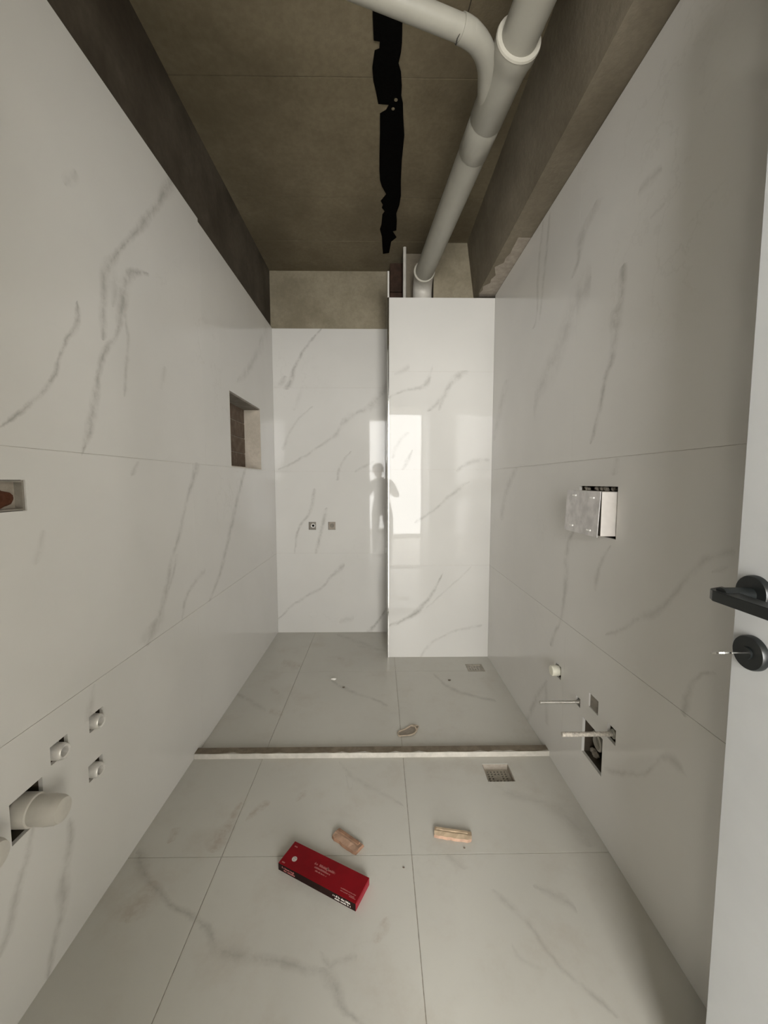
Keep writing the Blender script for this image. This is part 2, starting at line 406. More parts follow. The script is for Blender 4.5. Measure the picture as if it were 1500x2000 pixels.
M['frame'] = plain('window_frame', (0.75, 0.75, 0.74), 0.4, var=0.02)
M['shirt'] = plain('shirt_cloth', (0.16, 0.20, 0.21), 0.85, var=0.1, scale=40)
M['trouser'] = plain('trouser_cloth', (0.10, 0.10, 0.11), 0.85, var=0.1, scale=40)
M['skin'] = plain('skin', (0.45, 0.27, 0.19), 0.55, var=0.05)
M['hair'] = plain('hair', (0.02, 0.016, 0.013), 0.6, var=0.2, scale=80)
M['shoe'] = plain('shoe', (0.03, 0.03, 0.032), 0.6)
M['phone'] = plain('phone_glass', (0.015, 0.015, 0.018), 0.15)
qg = NT('window_glass')
qg.set(Base_Color=rgb(0.95, 0.98, 1.0), Roughness=0.0)
qg.b.inputs['Transmission Weight'].default_value = 1.0
M['glass'] = qg.m


# ---------------------------------------------------------------- mesh helpers
def link(name, bm, mat, parent=None, smooth=False, kind=None):
    bmesh.ops.remove_doubles(bm, verts=bm.verts, dist=1e-6)
    bmesh.ops.recalc_face_normals(bm, faces=bm.faces)
    me = bpy.data.meshes.new(name)
    bm.to_mesh(me)
    bm.free()
    for m in (mat if isinstance(mat, (list, tuple)) else [mat]):
        me.materials.append(m)
    if smooth:
        for p in me.polygons:
            p.use_smooth = True
        me.set_sharp_from_angle(angle=math.radians(38))
    o = bpy.data.objects.new(name, me)
    COL.objects.link(o)
    if parent is not None:
        o.parent = parent
        off, q_ = Vector((0, 0, 0)), parent
        while q_ is not None:
            off += q_.location
            q_ = q_.parent
        me.transform(Matrix.Translation(-off))   # built in world space; keep it there under its parent
    if kind:
        o['kind'] = kind
    return o


def empty(name, loc, label, cat, group=None):
    o = bpy.data.objects.new(name, None)
    COL.objects.link(o)
    o.location = loc
    o.empty_display_size = 0.05
    o['label'] = label
    o['category'] = cat
    if group:
        o['group'] = group
    return o


def tag(o, label, cat, group=None):
    o['label'] = label
    o['category'] = cat
    if group:
        o['group'] = group
    return o


def box(bm, x0, x1, y0, y1, z0, z1, bevel=0.0, mtx=None):
    t = bmesh.new()
    v = [t.verts.new((x, y, z)) for x in (x0, x1) for y in (y0, y1) for z in (z0, z1)]
    for f in ((0, 1, 3, 2), (4, 6, 7, 5), (0, 4, 5, 1), (2, 3, 7, 6), (0, 2, 6, 4), (1, 5, 7, 3)):
        t.faces.new([v[i] for i in f])
    bmesh.ops.recalc_face_normals(t, faces=t.faces)
    if bevel:
        bmesh.ops.bevel(t, geom=list(t.edges), offset=bevel, segments=2, profile=0.5, affect='EDGES')
    if mtx is not None:
        t.transform(mtx)
    merge(bm, t)
    return bm


def merge(bm, t):
    me = bpy.data.meshes.new('tmp')
    t.to_mesh(me)
    t.free()
    bm.from_mesh(me)
    bpy.data.meshes.remove(me)


def plate(frame, u0, u1, v0, v1, w0, w1, holes=(), bm=None):
    """slab with rectangular cut-outs; frame(u, v, w) gives the point, w runs into the wall"""
    bm = bm or bmesh.new()
    us = sorted({u0, u1} | {x for h in holes for x in h[:2] if u0 < x < u1})
    vs = sorted({v0, v1} | {x for h in holes for x in h[2:] if v0 < x < v1})
    nu, nv = len(us) - 1, len(vs) - 1

    def solid(i, j):
        if not (0 <= i < nu and 0 <= j < nv):
            return False
        cu, cv = (us[i] + us[i + 1]) / 2, (vs[j] + vs[j + 1]) / 2
        return not any(h[0] < cu < h[1] and h[2] < cv < h[3] for h in holes)
    vt = {}

    def gv(i, j, k):
        if (i, j, k) not in vt:
            vt[(i, j, k)] = bm.verts.new(frame(us[i], vs[j], (w0, w1)[k]))
        return vt[(i, j, k)]
    for i in range(nu):
        for j in range(nv):
            if not solid(i, j):
                continue
            for k in (0, 1):
                bm.faces.new([gv(i, j, k), gv(i + 1, j, k), gv(i + 1, j + 1, k), gv(i, j + 1, k)])
            for di, dj, a, b in ((-1, 0, (0, 0), (0, 1)), (1, 0, (1, 0), (1, 1)), (0, -1, (0, 0), (1, 0)), (0, 1, (0, 1), (1, 1))):
                if not solid(i + di, j + dj):
                    p, r_ = (i + a[0], j + a[1]), (i + b[0], j + b[1])
                    bm.faces.new([gv(*p, 0), gv(*r_, 0), gv(*r_, 1), gv(*p, 1)])
    return bm


def tube(bm, pts, rad, seg=20, cap=True):
    """sweep a circle along a polyline (rad a number or one per point)"""
    pts = [Vector(p) for p in pts]
    n = len(pts)
    rads = rad if isinstance(rad, (list, tuple)) else [rad] * n
    rings = []
    ref = None
    for i, p in enumerate(pts):
        a = pts[max(i - 1, 0)]
        b = pts[min(i + 1, n - 1)]
        t = (b - a)
        if t.length < 1e-9:
            t = rings_dir
        t.normalize()
        rings_dir = t
        if ref is None:
            ref = t.orthogonal().normalized()
        s = (ref - t * ref.dot(t))
        s = s.normalized() if s.length > 1e-6 else t.orthogonal().normalized()
        ref = s
        c = t.cross(s)
        rings.append([bm.verts.new(p + (s * math.cos(2 * math.pi * k / seg) + c * math.sin(2 * math.pi * k / seg)) * rads[i])
                      for k in range(seg)])
    for i in range(n - 1):
        for k in range(seg):
            bm.faces.new([rings[i][k], rings[i][(k + 1) % seg], rings[i + 1][(k + 1) % seg], rings[i + 1][k]])
    if cap:
        bm.faces.new(rings[0])
        bm.faces.new(list(reversed(rings[-1])))
    return bm


def lathe(bm, base, axis, prof, seg=24):
    """profile of (distance along axis, radius)"""
    axis = Vector(axis).normalized()
    s = axis.orthogonal().normalized()
    c = axis.cross(s)
    base = Vector(base)
    rings = []
    for d, r in prof:
        if r < 1e-6:
            rings.append([bm.verts.new(base + axis * d)])
        else:
            rings.append([bm.verts.new(base + axis * d + (s * math.cos(2 * math.pi * k / seg) + c * math.sin(2 * math.pi * k / seg)) * r)
                          for k in range(seg)])
    for A, B in zip(rings, rings[1:]):
        for k in range(seg):
            a = [A[k % len(A)], A[(k + 1) % len(A)], B[(k + 1) % len(B)], B[k % len(B)]]
            u = []
            for x in a:
                if x not in u:
                    u.append(x)
            if len(u) > 2:
                bm.faces.new(u)
    return bm


def bez(p0, p1, p2, n=10):
    p0, p1, p2 = Vector(p0), Vector(p1), Vector(p2)
    return [(p0 * (1 - t) ** 2 + p1 * 2 * t * (1 - t) + p2 * t * t) for t in [i / n for i in range(n + 1)]]


FL = lambda u, v, w: (XL - w, u, v)
FR = lambda u, v, w: (XR + w, u, v)
FB = lambda u, v, w: (u, YB + w, v)
FC = lambda u, v, w: (u, YC + w, v)
FS = lambda u, v, w: (XC + w, u, v)          # side of the shaft
FF = lambda u, v, w: (u, v, -w)              # floor
FD = lambda u, v, w: (u, YF - w, v)          # doorway wall


def grow(hs, d):
    return [(h[0] - d, h[1] + d, h[2] - d, h[3] + d) for h in hs]


def tiles(frame, parent, mat, rows, gap=0.0012, thick=0.0095, holes=()):
    """rows: list of (v0, v1, [u joints])"""
    for v0, v1, js in rows:
        for a, b in zip(js, js[1:]):
            g = gap / 2
            gu = g * (0.45 if frame is not FF else 1.0)
            hh = [h for h in holes if h[1] > a and h[0] < b and h[3] > v0 and h[2] < v1]
            link('tile', plate(frame, a + gu, b - gu, v0 + g, v1 - g, 0.0, thick, hh), mat, parent)


# ================================================================ SETTING
# ---------------------------------------------------------------- left wall
NICHE = (2.06, 2.585, 1.216, 1.602)
JBOX = (0.70, 0.862, 1.077, 1.143)
VALVES = [(1.026, 0.500), (0.903, 0.503), (1.014, 0.371)]
WASTE = (0.772, 0.852, 0.384, 0.474)
WASTE2 = (0.640, 0.722, 0.40, 0.490)
lh = [NICHE, JBOX, WASTE, WASTE2] + [(y - 0.026, y + 0.026, z - 0.022, z + 0.022) for y, z in VALVES]
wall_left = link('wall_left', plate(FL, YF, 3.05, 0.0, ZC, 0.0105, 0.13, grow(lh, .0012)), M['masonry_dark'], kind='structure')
link('grout', plate(FL, YF, YB, 0.0, 2.232, 0.0014, 0.008, grow(lh, .0006)), M['grout_wall'], wall_left)
tiles(FL, wall_left, M['left'], [
    (0.0, 0.605, [YF, 0.43, 1.63, YB]), (0.605, 1.212, [YF, 0.434, 1.634, YB]),
    ], holes=lh)
tiles(FL, wall_left, M['left'], [(1.212, 2.243, [YF, 0.56, 1.76])], holes=lh)
tiles(FL, wall_left, M['left'], [(1.212, 2.228, [1.76, YB])], holes=lh)
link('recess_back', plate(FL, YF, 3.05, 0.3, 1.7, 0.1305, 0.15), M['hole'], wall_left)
# niche: clay block back, plaster reveal
bmn = bmesh.new()
box(bmn, XL - 0.13, XL - 0.001, NICHE[1] - 0.006, NICHE[1] + 0.004, NICHE[2], NICHE[3])
box(bmn, XL - 0.13, XL - 0.001, NICHE[0] - 0.004, NICHE[0] + 0.006, NICHE[2], NICHE[3])
link('niche_jamb', bmn, M['plaster'], wall_left)
link('niche_soffit', box(bmesh.new(), XL - 0.13, XL - 0.004, NICHE[0], NICHE[1], NICHE[3] - 0.008, NICHE[3] + 0.004), M['plaster_grey'], wall_left)
link('niche_sill', box(bmesh.new(), XL - 0.13, XL - 0.0005, NICHE[0], NICHE[1], NICHE[2] - 0.004, NICHE[2] + 0.005), M['plaster'], wall_left)
link('niche_mortar', box(bmesh.new(), XL - 0.13, XL - 0.106, NICHE[0], NICHE[1], NICHE[2], NICHE[3]), M['mortar'], wall_left)
zz = [1.221, 1.316, 1.411, 1.506, 1.598]
for i in range(4):
    cuts = [2.066, 2.30, 2.579] if i % 2 else [2.066, 2.42, 2.579]
    for a, b in zip(cuts, cuts[1:]):
        link('brick', box(bmesh.new(), XL - 0.125, XL - 0.1 - random.random() * 0.003, a + 0.002, b - 0.002,
                          zz[i] + 0.0022, zz[i + 1] - 0.0022, 0.0015), M['brick'], wall_left)

# ---------------------------------------------------------------- right wall
CIS = (1.160, 1.385, 0.966, 1.124)
INLET = (1.212, 1.268, 0.383, 0.431)
OUTLET = (1.180, 1.302, 0.200, 0.325)
ROD1 = (1.322, 1.352, 0.343, 0.375)
ROD2 = (1.115, 1.158, 0.348, 0.396)
CAPH = (1.472, 1.522, 0.366, 0.418)
rh = [CIS, INLET, OUTLET, ROD1, ROD2, CAPH]
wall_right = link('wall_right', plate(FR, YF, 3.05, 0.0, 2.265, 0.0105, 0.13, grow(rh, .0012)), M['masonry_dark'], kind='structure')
link('grout', plate(FR, YF, YC, 0.0, 2.262, 0.0014, 0.008, grow(rh, .0006)), M['grout_wall'], wall_right)
tiles(FR, wall_right, M['right'], [
    (0.0, 0.605, [YF, 0.25, 1.45, YC]), (0.605, 1.212, [YF, 0.45, 2.05, YC]),
    (1.212, 2.266, [YF, 0.25, 1.45, YC])], holes=rh)
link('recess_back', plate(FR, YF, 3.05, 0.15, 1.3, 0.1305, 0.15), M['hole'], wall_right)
inl = link('recess_plug', box(bmesh.new(), XR + 0.005, XR + 0.05, INLET[0] - .0004, INLET[1] + .0004, INLET[2] - .0004, INLET[3] + .0004), M['plaster_grey'], wall_right)

# beam that runs along the right wall above the tiles
bm = bmesh.new()
prof = [(0.602, 2.270), (0.84, 2.270), (0.84, ZC), (0.553, ZC)]
ringA = [bm.verts.new((x, YF, z)) for x, z in prof]
ringB = [bm.verts.new((x, 2.60, z)) for x, z in prof]
for i in range(4):
    bm.faces.new([ringA[i], ringA[(i + 1) % 4], ringB[(i + 1) % 4], ringB[i]])
bm.faces.new(ringA)
bm.faces.new(ringB[::-1])
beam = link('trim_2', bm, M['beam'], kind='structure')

# plaster smears along the beam soffit near the shaft
bm = bmesh.new()
random.seed(5)
edge = []
for i in range(15):
    y = 1.92 + i * 0.042
    edge.append((0.648 - 0.03 * i / 14 + random.uniform(-0.022, 0.015), y))
lo = [bm.verts.new((x, y, 2.2692)) for x, y in edge] 
hi = [bm.verts.new((XR + 0.01, y, 2.2692)) for x, y in edge]
lo2 = [bm.verts.new((x, y, 2.2705)) for x, y in edge]
hi2 = [bm.verts.new((XR + 0.01, y, 2.2705)) for x, y in edge]
for i in range(14):
    bm.faces.new([lo[i], lo[i + 1], hi[i + 1], hi[i]])
    bm.faces.new([lo2[i], hi2[i], hi2[i + 1], lo2[i + 1]])
    bm.faces.new([lo[i], lo2[i], lo2[i + 1], lo[i + 1]])
    bm.faces.new([hi[i], hi[i + 1], hi2[i + 1], hi2[i]])
bm.faces.new([lo[0], hi[0], hi2[0], lo2[0]])
bm.faces.new([lo[14], lo2[14], hi2[14], hi[14]])
link('plaster_smear', bm, M['mortar'], beam)

# ---------------------------------------------------------------- back wall
OUTB = [(-0.493, 0.811), (-0.349, 0.811)]
bh = [(x - 0.027, x + 0.027, z - 0.029, z + 0.029) for x, z in OUTB]
wall_back = link('wall_back', plate(FB, XL - 0.13, XR + 0.13, 0.0, ZC, 0.0105, 0.13, grow(bh, .0012)), M['beam_back'], kind='structure')
link('grout', plate(FB, XL, XC + 0.03, 0.0, 2.224, 0.0014, 0.008, grow(bh, .0006)), M['grout_wall'], wall_back)
tiles(FB, wall_back, M['back'], [(a, b, [XL, XC + 0.02]) for a, b in zip(ROWS, ROWS[1:] + [2.2255])], holes=bh)
link('recess_back', plate(FB, -0.6, -0.25, 0.7, 0.9, 0.1305, 0.14), M['plaster_grey'], wall_back)

# ---------------------------------------------------------------- tiled pipe shaft
wall_shaft = link('wall_shaft', plate(FC, XC + 0.012, XR, 0.0, 2.243, 0.012, 0.055), M['plaster_grey'], kind='structure')
link('grout', plate(FC, XC + 0.004, XR, 0.0, 2.244, 0.0014, 0.0125), M['grout_wall'], wall_shaft)
tiles(FC, wall_shaft, M['shaft'], [(a, b, [XC + 0.003, XR]) for a, b in zip([0, 0.605, 1.213, 1.812], [0.605, 1.213, 1.812, 2.25])])
tiles(FS, wall_shaft, M['back'], [(a, b, [YC + 0.003, YB]) for a, b in zip([0, 0.605, 1.213, 1.812], [0.605, 1.213, 1.812, 2.405])])
link('side_panel', plate(FS, YC + 0.056, YB, 0.0, 2.24, 0.0095, 0.05), M['plaster_grey'], wall_shaft)
# concrete above the shaft, right of the pipe, and the raw inside of the duct
link('upper_wall', box(bmesh.new(), 0.345, 0.72, 2.58, 2.66, 2.10, ZC), M['beam_back'], wall_shaft)
link('duct_panel', box(bmesh.new(), 0.168, 0.40, 2.70, 2.72, 2.0, ZC), M['beam'], wall_shaft)
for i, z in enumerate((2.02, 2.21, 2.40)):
    link('brick', box(bmesh.new(), 0.075, 0.166, 2.72 + 0.006 * i, 2.80, z, z + 0.182, 0.003), M['shaded_clay'], wall_shaft)

# bright metal corner profile of the shaft
bm = bmesh.new()
pr_ = [(XC - 0.0015, YC + 0.012), (XC - 0.0015, YC + 0.0045), (XC + 0.0005, YC + 0.001), (XC + 0.0045, YC - 0.0015), (XC + 0.009, YC - 0.0015),
       (XC + 0.009, YC + 0.001), (XC + 0.002, YC + 0.004), (XC + 0.001, YC + 0.012)]
A = [bm.verts.new((x, y, 0.0)) for x, y in pr_]
B = [bm.verts.new((x, y, 2.25)) for x, y in pr_]
for i in range(6):
    bm.faces.new([A[i], A[(i + 1) % 8], B[(i + 1) % 8], B[i]])
bm.faces.new(A)
bm.faces.new(B[::-1])
link('trim_1', bm, M['chrome'], kind='structure')

# ---------------------------------------------------------------- floor
DR1 = (0.415, 0.520, 1.411, 1.505)
DR2 = (0.537, 0.640, 2.281, 2.378)
fh = [DR1, DR2]
floor = link('floor', plate(FF, -1.75, 2.0, HY - 0.12, 3.05, 0.012, 0.16, grow(fh, .0012)), M['masonry'], kind='structure')
link('grout', plate(FF, XL - 0.02, XR + 0.02, YF - 0.16, YB + 0.02, 0.0016, 0.0125, grow(fh, .0006)), M['grout'], floor)
xj = [XL - 0.006, -0.480, 0.099, XR + 0.006]
for a, b in zip([-0.06, 1.121, 2.291], [1.121, 2.291, YB + 0.006]):
    tiles(FF, floor, M['floor'], [(a, b, xj)], gap=0.0022, thick=0.011, holes=fh)
tiles(FF, floor, M['floor'], [(-0.29, -0.06, xj)], gap=0.0022, thick=0.011)
link('drain_pit', plate(FF, 0.35, 0.7, 1.35, 2.45, 0.161, 0.18), M['hole'], floor)
for j in range(6):
    for i in range(4):
        x0 = -1.75 + i * 0.9375
        y0 = HY + 0.02 + j * 0.46
        link('tile', plate(FF, x0 + .001, x0 + .9365, y0 + .001, y0 + .459, 0.0, 0.0118), M['hall_tile'], floor)

# ---------------------------------------------------------------- ceiling, cast in boards
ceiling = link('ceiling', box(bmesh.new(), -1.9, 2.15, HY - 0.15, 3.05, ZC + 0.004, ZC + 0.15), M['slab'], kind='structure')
random.seed(3)
js = [-0.13, 0.42, 1.0, 1.577, 2.055, 2.195, 2.571, 3.0]
for i, (a, b) in enumerate(zip(js, js[1:])):
    dz = [0, .001, 0, .0022, .0008, .0016, .003][i]
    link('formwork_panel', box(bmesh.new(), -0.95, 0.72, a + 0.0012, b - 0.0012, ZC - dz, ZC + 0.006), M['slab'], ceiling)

# ---------------------------------------------------------------- doorway wall, hallway behind the camera
DOORX = (-0.150, 0.556)
DOORZ = 2.10
wall_front = link('wall_front', plate(FD, -1.75, 2.0, 0.0, ZC, 0.02, 0.12, [(DOORX[0], DOORX[1], -1, DOORZ)]), M['paint'], kind='structure')
link('bounce_cut_coat', plate(FD, -0.9, 0.84, 0.0, ZC - .004, 0.0, 0.0199, [(DOORX[0], DOORX[1], -1, DOORZ)]), M['masonry'], wall_front)  # unseen dark coat, added to cut light bouncing back near the camera
bm = bmesh.new()
box(bm, DOORX[0] - 0.012, DOORX[0] + 0.012, YF - 0.135, YF + 0.012, 0.0, DOORZ)
box(bm, DOORX[1] - 0.004, DOORX[1] + 0.022, YF - 0.135, YF + 0.003, 0.0, DOORZ)
box(bm, DOORX[0] - 0.012, DOORX[1] + 0.022, YF - 0.135, YF + 0.003, DOORZ, DOORZ + 0.03)
link('trim_3', bm, M['door'], kind='structure')
HS = lambda u, v, w: (u, HY - w, v)
GL = (-1.0, 1.75, 0.02, 2.5)
link('wall_hall', plate(HS, -1.8, 2.1, 0.0, ZC, 0.0, 0.1, [GL]), M['paint'], kind='structure')
link('window_1', plate(HS, GL[0], GL[1], GL[2], GL[3], 0.03, 0.08, [(GL[0] + .05, 0.98, GL[2] + .06, GL[3] - .05), (1.04, GL[1] - .05, GL[2] + .06, GL[3] - .05)]),
     M['frame'], kind='structure')
HW = lambda u, v, w: (-1.70 - w, u, v)
HE = lambda u, v, w: (1.96 + w, u, v)
link('wall_hall_west', plate(HW, HY, YF - 0.12, 0.0, ZC, 0.0, 0.1), M['paint'], kind='structure')
link('wall_hall_east', plate(HE, HY, YF - 0.12, 0.0, ZC, 0.0, 0.1), M['paint'], kind='structure')

# ---------------------------------------------------------------- shower curb
bm = bmesh.new()
random.seed(11)
n = 46
xs = [XL + (XR - XL) * i / n for i in range(n + 1)]
Y0, Y1, ZT = 1.5475, 1.588, 0.0205
low = [bm.verts.new((x, Y0, -0.001)) for x in xs]
top = [bm.verts.new((x, Y0 + 0.001, ZT + random.uniform(-.0003, .0003))) for x in xs]
mid = [bm.verts.new((x, Y0 + 0.003 + random.choice((0, 0, 0, .003, .008)) + random.uniform(-.001, .001), ZT)) for x in xs]
bk = [bm.verts.new((x, Y1, ZT)) for x in xs]
bl = [bm.verts.new((x, Y1, -0.001)) for x in xs]
for i in range(n):
    for A, B, k in ((low, top, 0), (top, mid, 0), (mid, bk, 1), (bk, bl, 1)):
        f = bm.faces.new([A[i], A[i + 1], B[i + 1], B[i]])
        f.material_index = k
    bm.faces.new([bl[i], bl[i + 1], low[i + 1], low[i]])
for e in (0, n):
    bm.faces.new([low[e], top[e], mid[e], bk[e], bl[e]])
curb = link('shower_curb', bm, [M['curb'], M['curb_top']])
tag(curb, 'low pale stone curb across the tiled floor, brown adhesive on top', 'curb')

# ================================================================ THINGS
# ---------------------------------------------------------------- door
door = link('door_1', box(bmesh.new(), 0.560, 0.600, YF + 0.004, 0.600, 0.008, DOORZ - 0.004, 0.0015), M['door'], kind='structure')
dh = link('lever_handle', lathe(bmesh.new(), (0.560, 0.567, 0.975), (-1, 0, 0), [(0, 0), (0, .026), (.006, .026), (.009, .0245), (.009, 0)], 40),
          M['black'], door, smooth=True)
link('neck', tube(bmesh.new(), [(0.552, 0.567, 0.9725), (0.507, 0.567, 0.9725)], 0.0105, 20), M['black'], dh, smooth=True)
# flat lever with a mitred end, running back towards the hinge
bm = bmesh.new()
pl = [(0.532, 0.594), (0.505, 0.584), (0.4985, 0.572), (0.4985, 0.452), (0.520, 0.452), (0.524, 0.555), (0.532, 0.560)]
z0, z1 = 0.9615, 0.9775
A = [bm.verts.new((x, y, z0)) for x, y in pl]
B = [bm.verts.new((x, y, z1)) for x, y in pl]
for i in range(7):
    bm.faces.new([A[i], A[(i + 1) % 7], B[(i + 1) % 7], B[i]])
bm.faces.new(A)
bm.faces.new(B[::-1])
bmesh.ops.bevel(bm, geom=list(bm.edges), offset=0.0008, segments=2, affect='EDGES')
link('lever', bm, M['black'], dh)
kr = link('lock_rose', lathe(bmesh.new(), (0.560, 0.565, 0.884), (-1, 0, 0), [(0, 0), (0, .026), (.006, .026), (.009, .0245), (.009, 0)], 40),
          M['black'], door, smooth=True)
link('lock_cylinder', tube(bmesh.new(), [(0.552, 0.565, 0.884), (0.548, 0.565, 0.884)], 0.009, 24), M['black'], kr, smooth=True)
# key in the lock
key = empty('key', (0.551, 0.565, 0.884), 'small silver key stuck in the black lock rose under the door handle', 'key')
tilt = Matrix.Translation((0.551, 0.565, 0.884)) @ Matrix.Rotation(math.radians(-24), 4, 'X')
link('blade', box(bmesh.new(), -0.026, -0.0005, -0.0035, 0.0035, -0.001, 0.001, 0.0004, tilt), M['steel'], key)
bm = bmesh.new()
vs = [(-0.026 - 0.013 + 0.0135 * math.cos(t), 0.0105 * math.sin(t)) for t in [2 * math.pi * i / 24 for i in range(24)]]
A = [bm.verts.new((x, y, -0.0011)) for x, y in vs]
B = [bm.verts.new((x, y, 0.0011)) for x, y in vs]
for i in range(24):
    bm.faces.new([A[i], A[(i + 1) % 24], B[(i + 1) % 24], B[i]])
bm.faces.new(A)
bm.faces.new(B[::-1])
bm.transform(tilt)
link('bow', bm, M['steel'], key)

# ---------------------------------------------------------------- drain pipes under the slab
ZP = 2.392
pa, pb = Vector((0.274, 2.47, ZP)), Vector((0.45, 0.70, ZP))
pd = (pb - pa).normalized()
at = lambda y, z=ZP: Vector((pa.x + (y - pa.y) * pd.x / pd.y, y, z))
pipe = empty('drain_pipe', (pa.x, pa.y, ZP), 'thick grey plastic drain pipe with a thinner side branch, slung under the concrete ceiling', 'pipe')
link('pipe_run', tube(bmesh.new(), [at(2.52), at(1.24)], 0.0545, 32), M['pvc'], pipe, smooth=True)
link('pipe_run', tube(bmesh.new(), [at(1.285), at(0.40)], 0.0525, 32), M['pvc'], pipe, smooth=True)
y_ = link('branch_fitting', tube(bmesh.new(), [at(1.47), at(1.465), at(1.30), at(1.262), at(1.245), at(1.213)],
                                 [0.0548, 0.0575, 0.0575, 0.061, 0.0655, 0.0655], 36), M['pvc'], pipe, smooth=True)
link('rim', tube(bmesh.new(), [at(1.216), at(1.2105)], [0.0665, 0.0645], 36), M['pvc_rim'], y_, smooth=True)
link('coupling', tube(bmesh.new(), [at(1.60), at(1.598), at(1.45), at(1.448)], [0.0548, 0.0562, 0.0562, 0.055], 32), M['pvc'], pipe, smooth=True)
# elbow down into the shaft
bend = bez((0.275, 2.49, ZP), (0.275, 2.605, ZP), (0.277, 2.605, 2.29), 10)
el = link('elbow', tube(bmesh.new(), [(0.2735, 2.462, ZP)] + bend + [(0.277, 2.605, 2.12)], 0.0600, 32), M['pvc_white'], pipe, smooth=True)
link('rim', tube(bmesh.new(), [(0.2733, 2.466, ZP), (0.2731, 2.457, ZP)], [0.0640, 0.0625], 36), M['pvc_rim'], el, smooth=True)
# thinner branch that joins through a bent socket
ZB = 2.385
br = link('branch_pipe', tube(bmesh.new(), [(0.262, 1.196, ZB), (-0.05, 1.096, ZB), (-0.72, 0.882, ZB)], 0.0285, 24), M['pvc'], pipe, smooth=True)
b2 = bez((0.225, 1.184, ZB), (0.315, 1.214, ZB), (0.338, 1.315, ZB), 10) + [Vector((0.362, 1.42, ZB))]
link('bent_socket', tube(bmesh.new(), b2, [0.0315] * 3 + [0.0305] * 9, 24), M['pvc'], br, smooth=True)
link('hanger_wire', tube(bmesh.new(), [(0.2255, 1.170, ZB - 0.022), (0.2165, 1.178, ZB - 0.0325), (0.2165, 1.198, ZB - 0.029), (0.2245, 1.214, ZB), (0.2335, 1.216, ZB + 0.03), (0.262, 1.275, 2.51), (0.288, 1.335, ZC)], 0.0011, 6), M['wire'], pipe)

# pale conduit in the duct opening
cd = link('conduit', tube(bmesh.new(), [(0.1655, 2.63, 2.0), (0.1655, 2.632, ZC - 0.003)], 0.0105, 14), M['pvc_white'], smooth=True)
tag(cd, 'slim pale conduit standing in the open duct above the tiled shaft', 'conduit')

# black tar strip on the slab
LP = [(-.02, 1.15), (-.018, 1.382), (-.016, 1.449), (.005, 1.452), (.003, 1.478), (-.013, 1.484), (-.022, 1.538), (-.019, 1.584), (-.010, 1.622), (-.001, 1.673), (.042, 1.676), (.030, 1.700), (.006, 1.716), (.006, 1.81), (.004, 1.916), (.004, 2.004), (.007, 2.068), (.017, 2.109), (.041, 2.165), (.012, 2.214), (.024, 2.241), (.018, 2.265), (.035, 2.293), (.021, 2.323), (.016, 2.411), (.008, 2.448), (.020, 2.516), (.024, 2.62), (.028, 2.699)]
RP = [(.075, 1.15), (.078, 1.402), (.08, 1.454), (.078, 1.486), (.071, 1.523), (.082, 1.555), (.088, 1.601), (.088, 1.641), (.096, 1.671), (.102, 1.737), (.111, 1.814), (.109, 1.887), (.108, 1.943), (.11, 2.067), (.116, 2.172), (.112, 2.24), (.098, 2.309), (.104, 2.373), (.105, 2.456), (.081, 2.466), (.108, 2.525), (.078, 2.566), (.073, 2.63), (.068, 2.687)]
poly = LP + RP[::-1]
bm = bmesh.new()
A = [bm.verts.new((x, y, ZC - 0.006)) for x, y in poly]
B = [bm.verts.new((x, y, ZC + 0.001)) for x, y in poly]
N = len(poly)
for i in range(N):
    bm.faces.new([A[i], A[(i + 1) % N], B[(i + 1) % N], B[i]])
fa = [bm.faces.new(A), bm.faces.new(B[::-1])]
bmesh.ops.triangulate(bm, faces=fa)
tar = link('tar_strip', bm, M['tar'])
tag(tar, 'ragged black tar strip stuck along the concrete ceiling', 'strip')
for x, y, r_ in ((.068, 1.655, .0075), (.058, 1.692, .007)):
    link('bare_patch', lathe(bmesh.new(), (x, y, ZC - 0.0058), (0, 0, -1), [(0, r_), (.0015, r_ * .8), (.002, 0)], 9), M['slab'], tar)

# ---------------------------------------------------------------- left wall plumbing
names = ['metal water outlet in a square hole, uppermost of three above the waste stub',
         'metal water outlet in a square hole, nearest to the waste stub of the three',
         'metal water outlet in a square hole, lowest of the three on the left wall']
v0 = None
for i, (y, z) in enumerate(VALVES):
    if v0 is None:
        v0 = empty('water_outlet', (XL - 0.03, y, z), names[0], 'outlet', 'water outlets on the left wall')
        link('socket_ring', lathe(bmesh.new(), (XL - 0.06, y, z - 0.005), (1, 0, 0),
             [(0, .0), (0, .0195), (.064, .0195), (.072, .0175), (.074, .0155), (.072, .0115), (.047, .0105), (.046, 0)], 26), M['valve'], v0, smooth=True)
        link('hex_body', lathe(bmesh.new(), (XL - 0.10, y, z - 0.005), (1, 0, 0), [(0, 0), (0, .0235), (.085, .0235), (.088, .019)], 6), M['valve'], v0)
        link('bore', lathe(bmesh.new(), (XL - 0.0135, y, z - 0.005), (1, 0, 0), [(0, .0104), (.0012, .0104), (.0012, 0)], 18), M['hole'], v0)
    else:
        c = v0.copy()
        COL.objects.link(c)
        c.location = (XL - 0.03, y, z)
        c['label'] = names[i]
        for ch in list(v0.children):
            d = ch.copy()
            COL.objects.link(d)
            d.parent = c


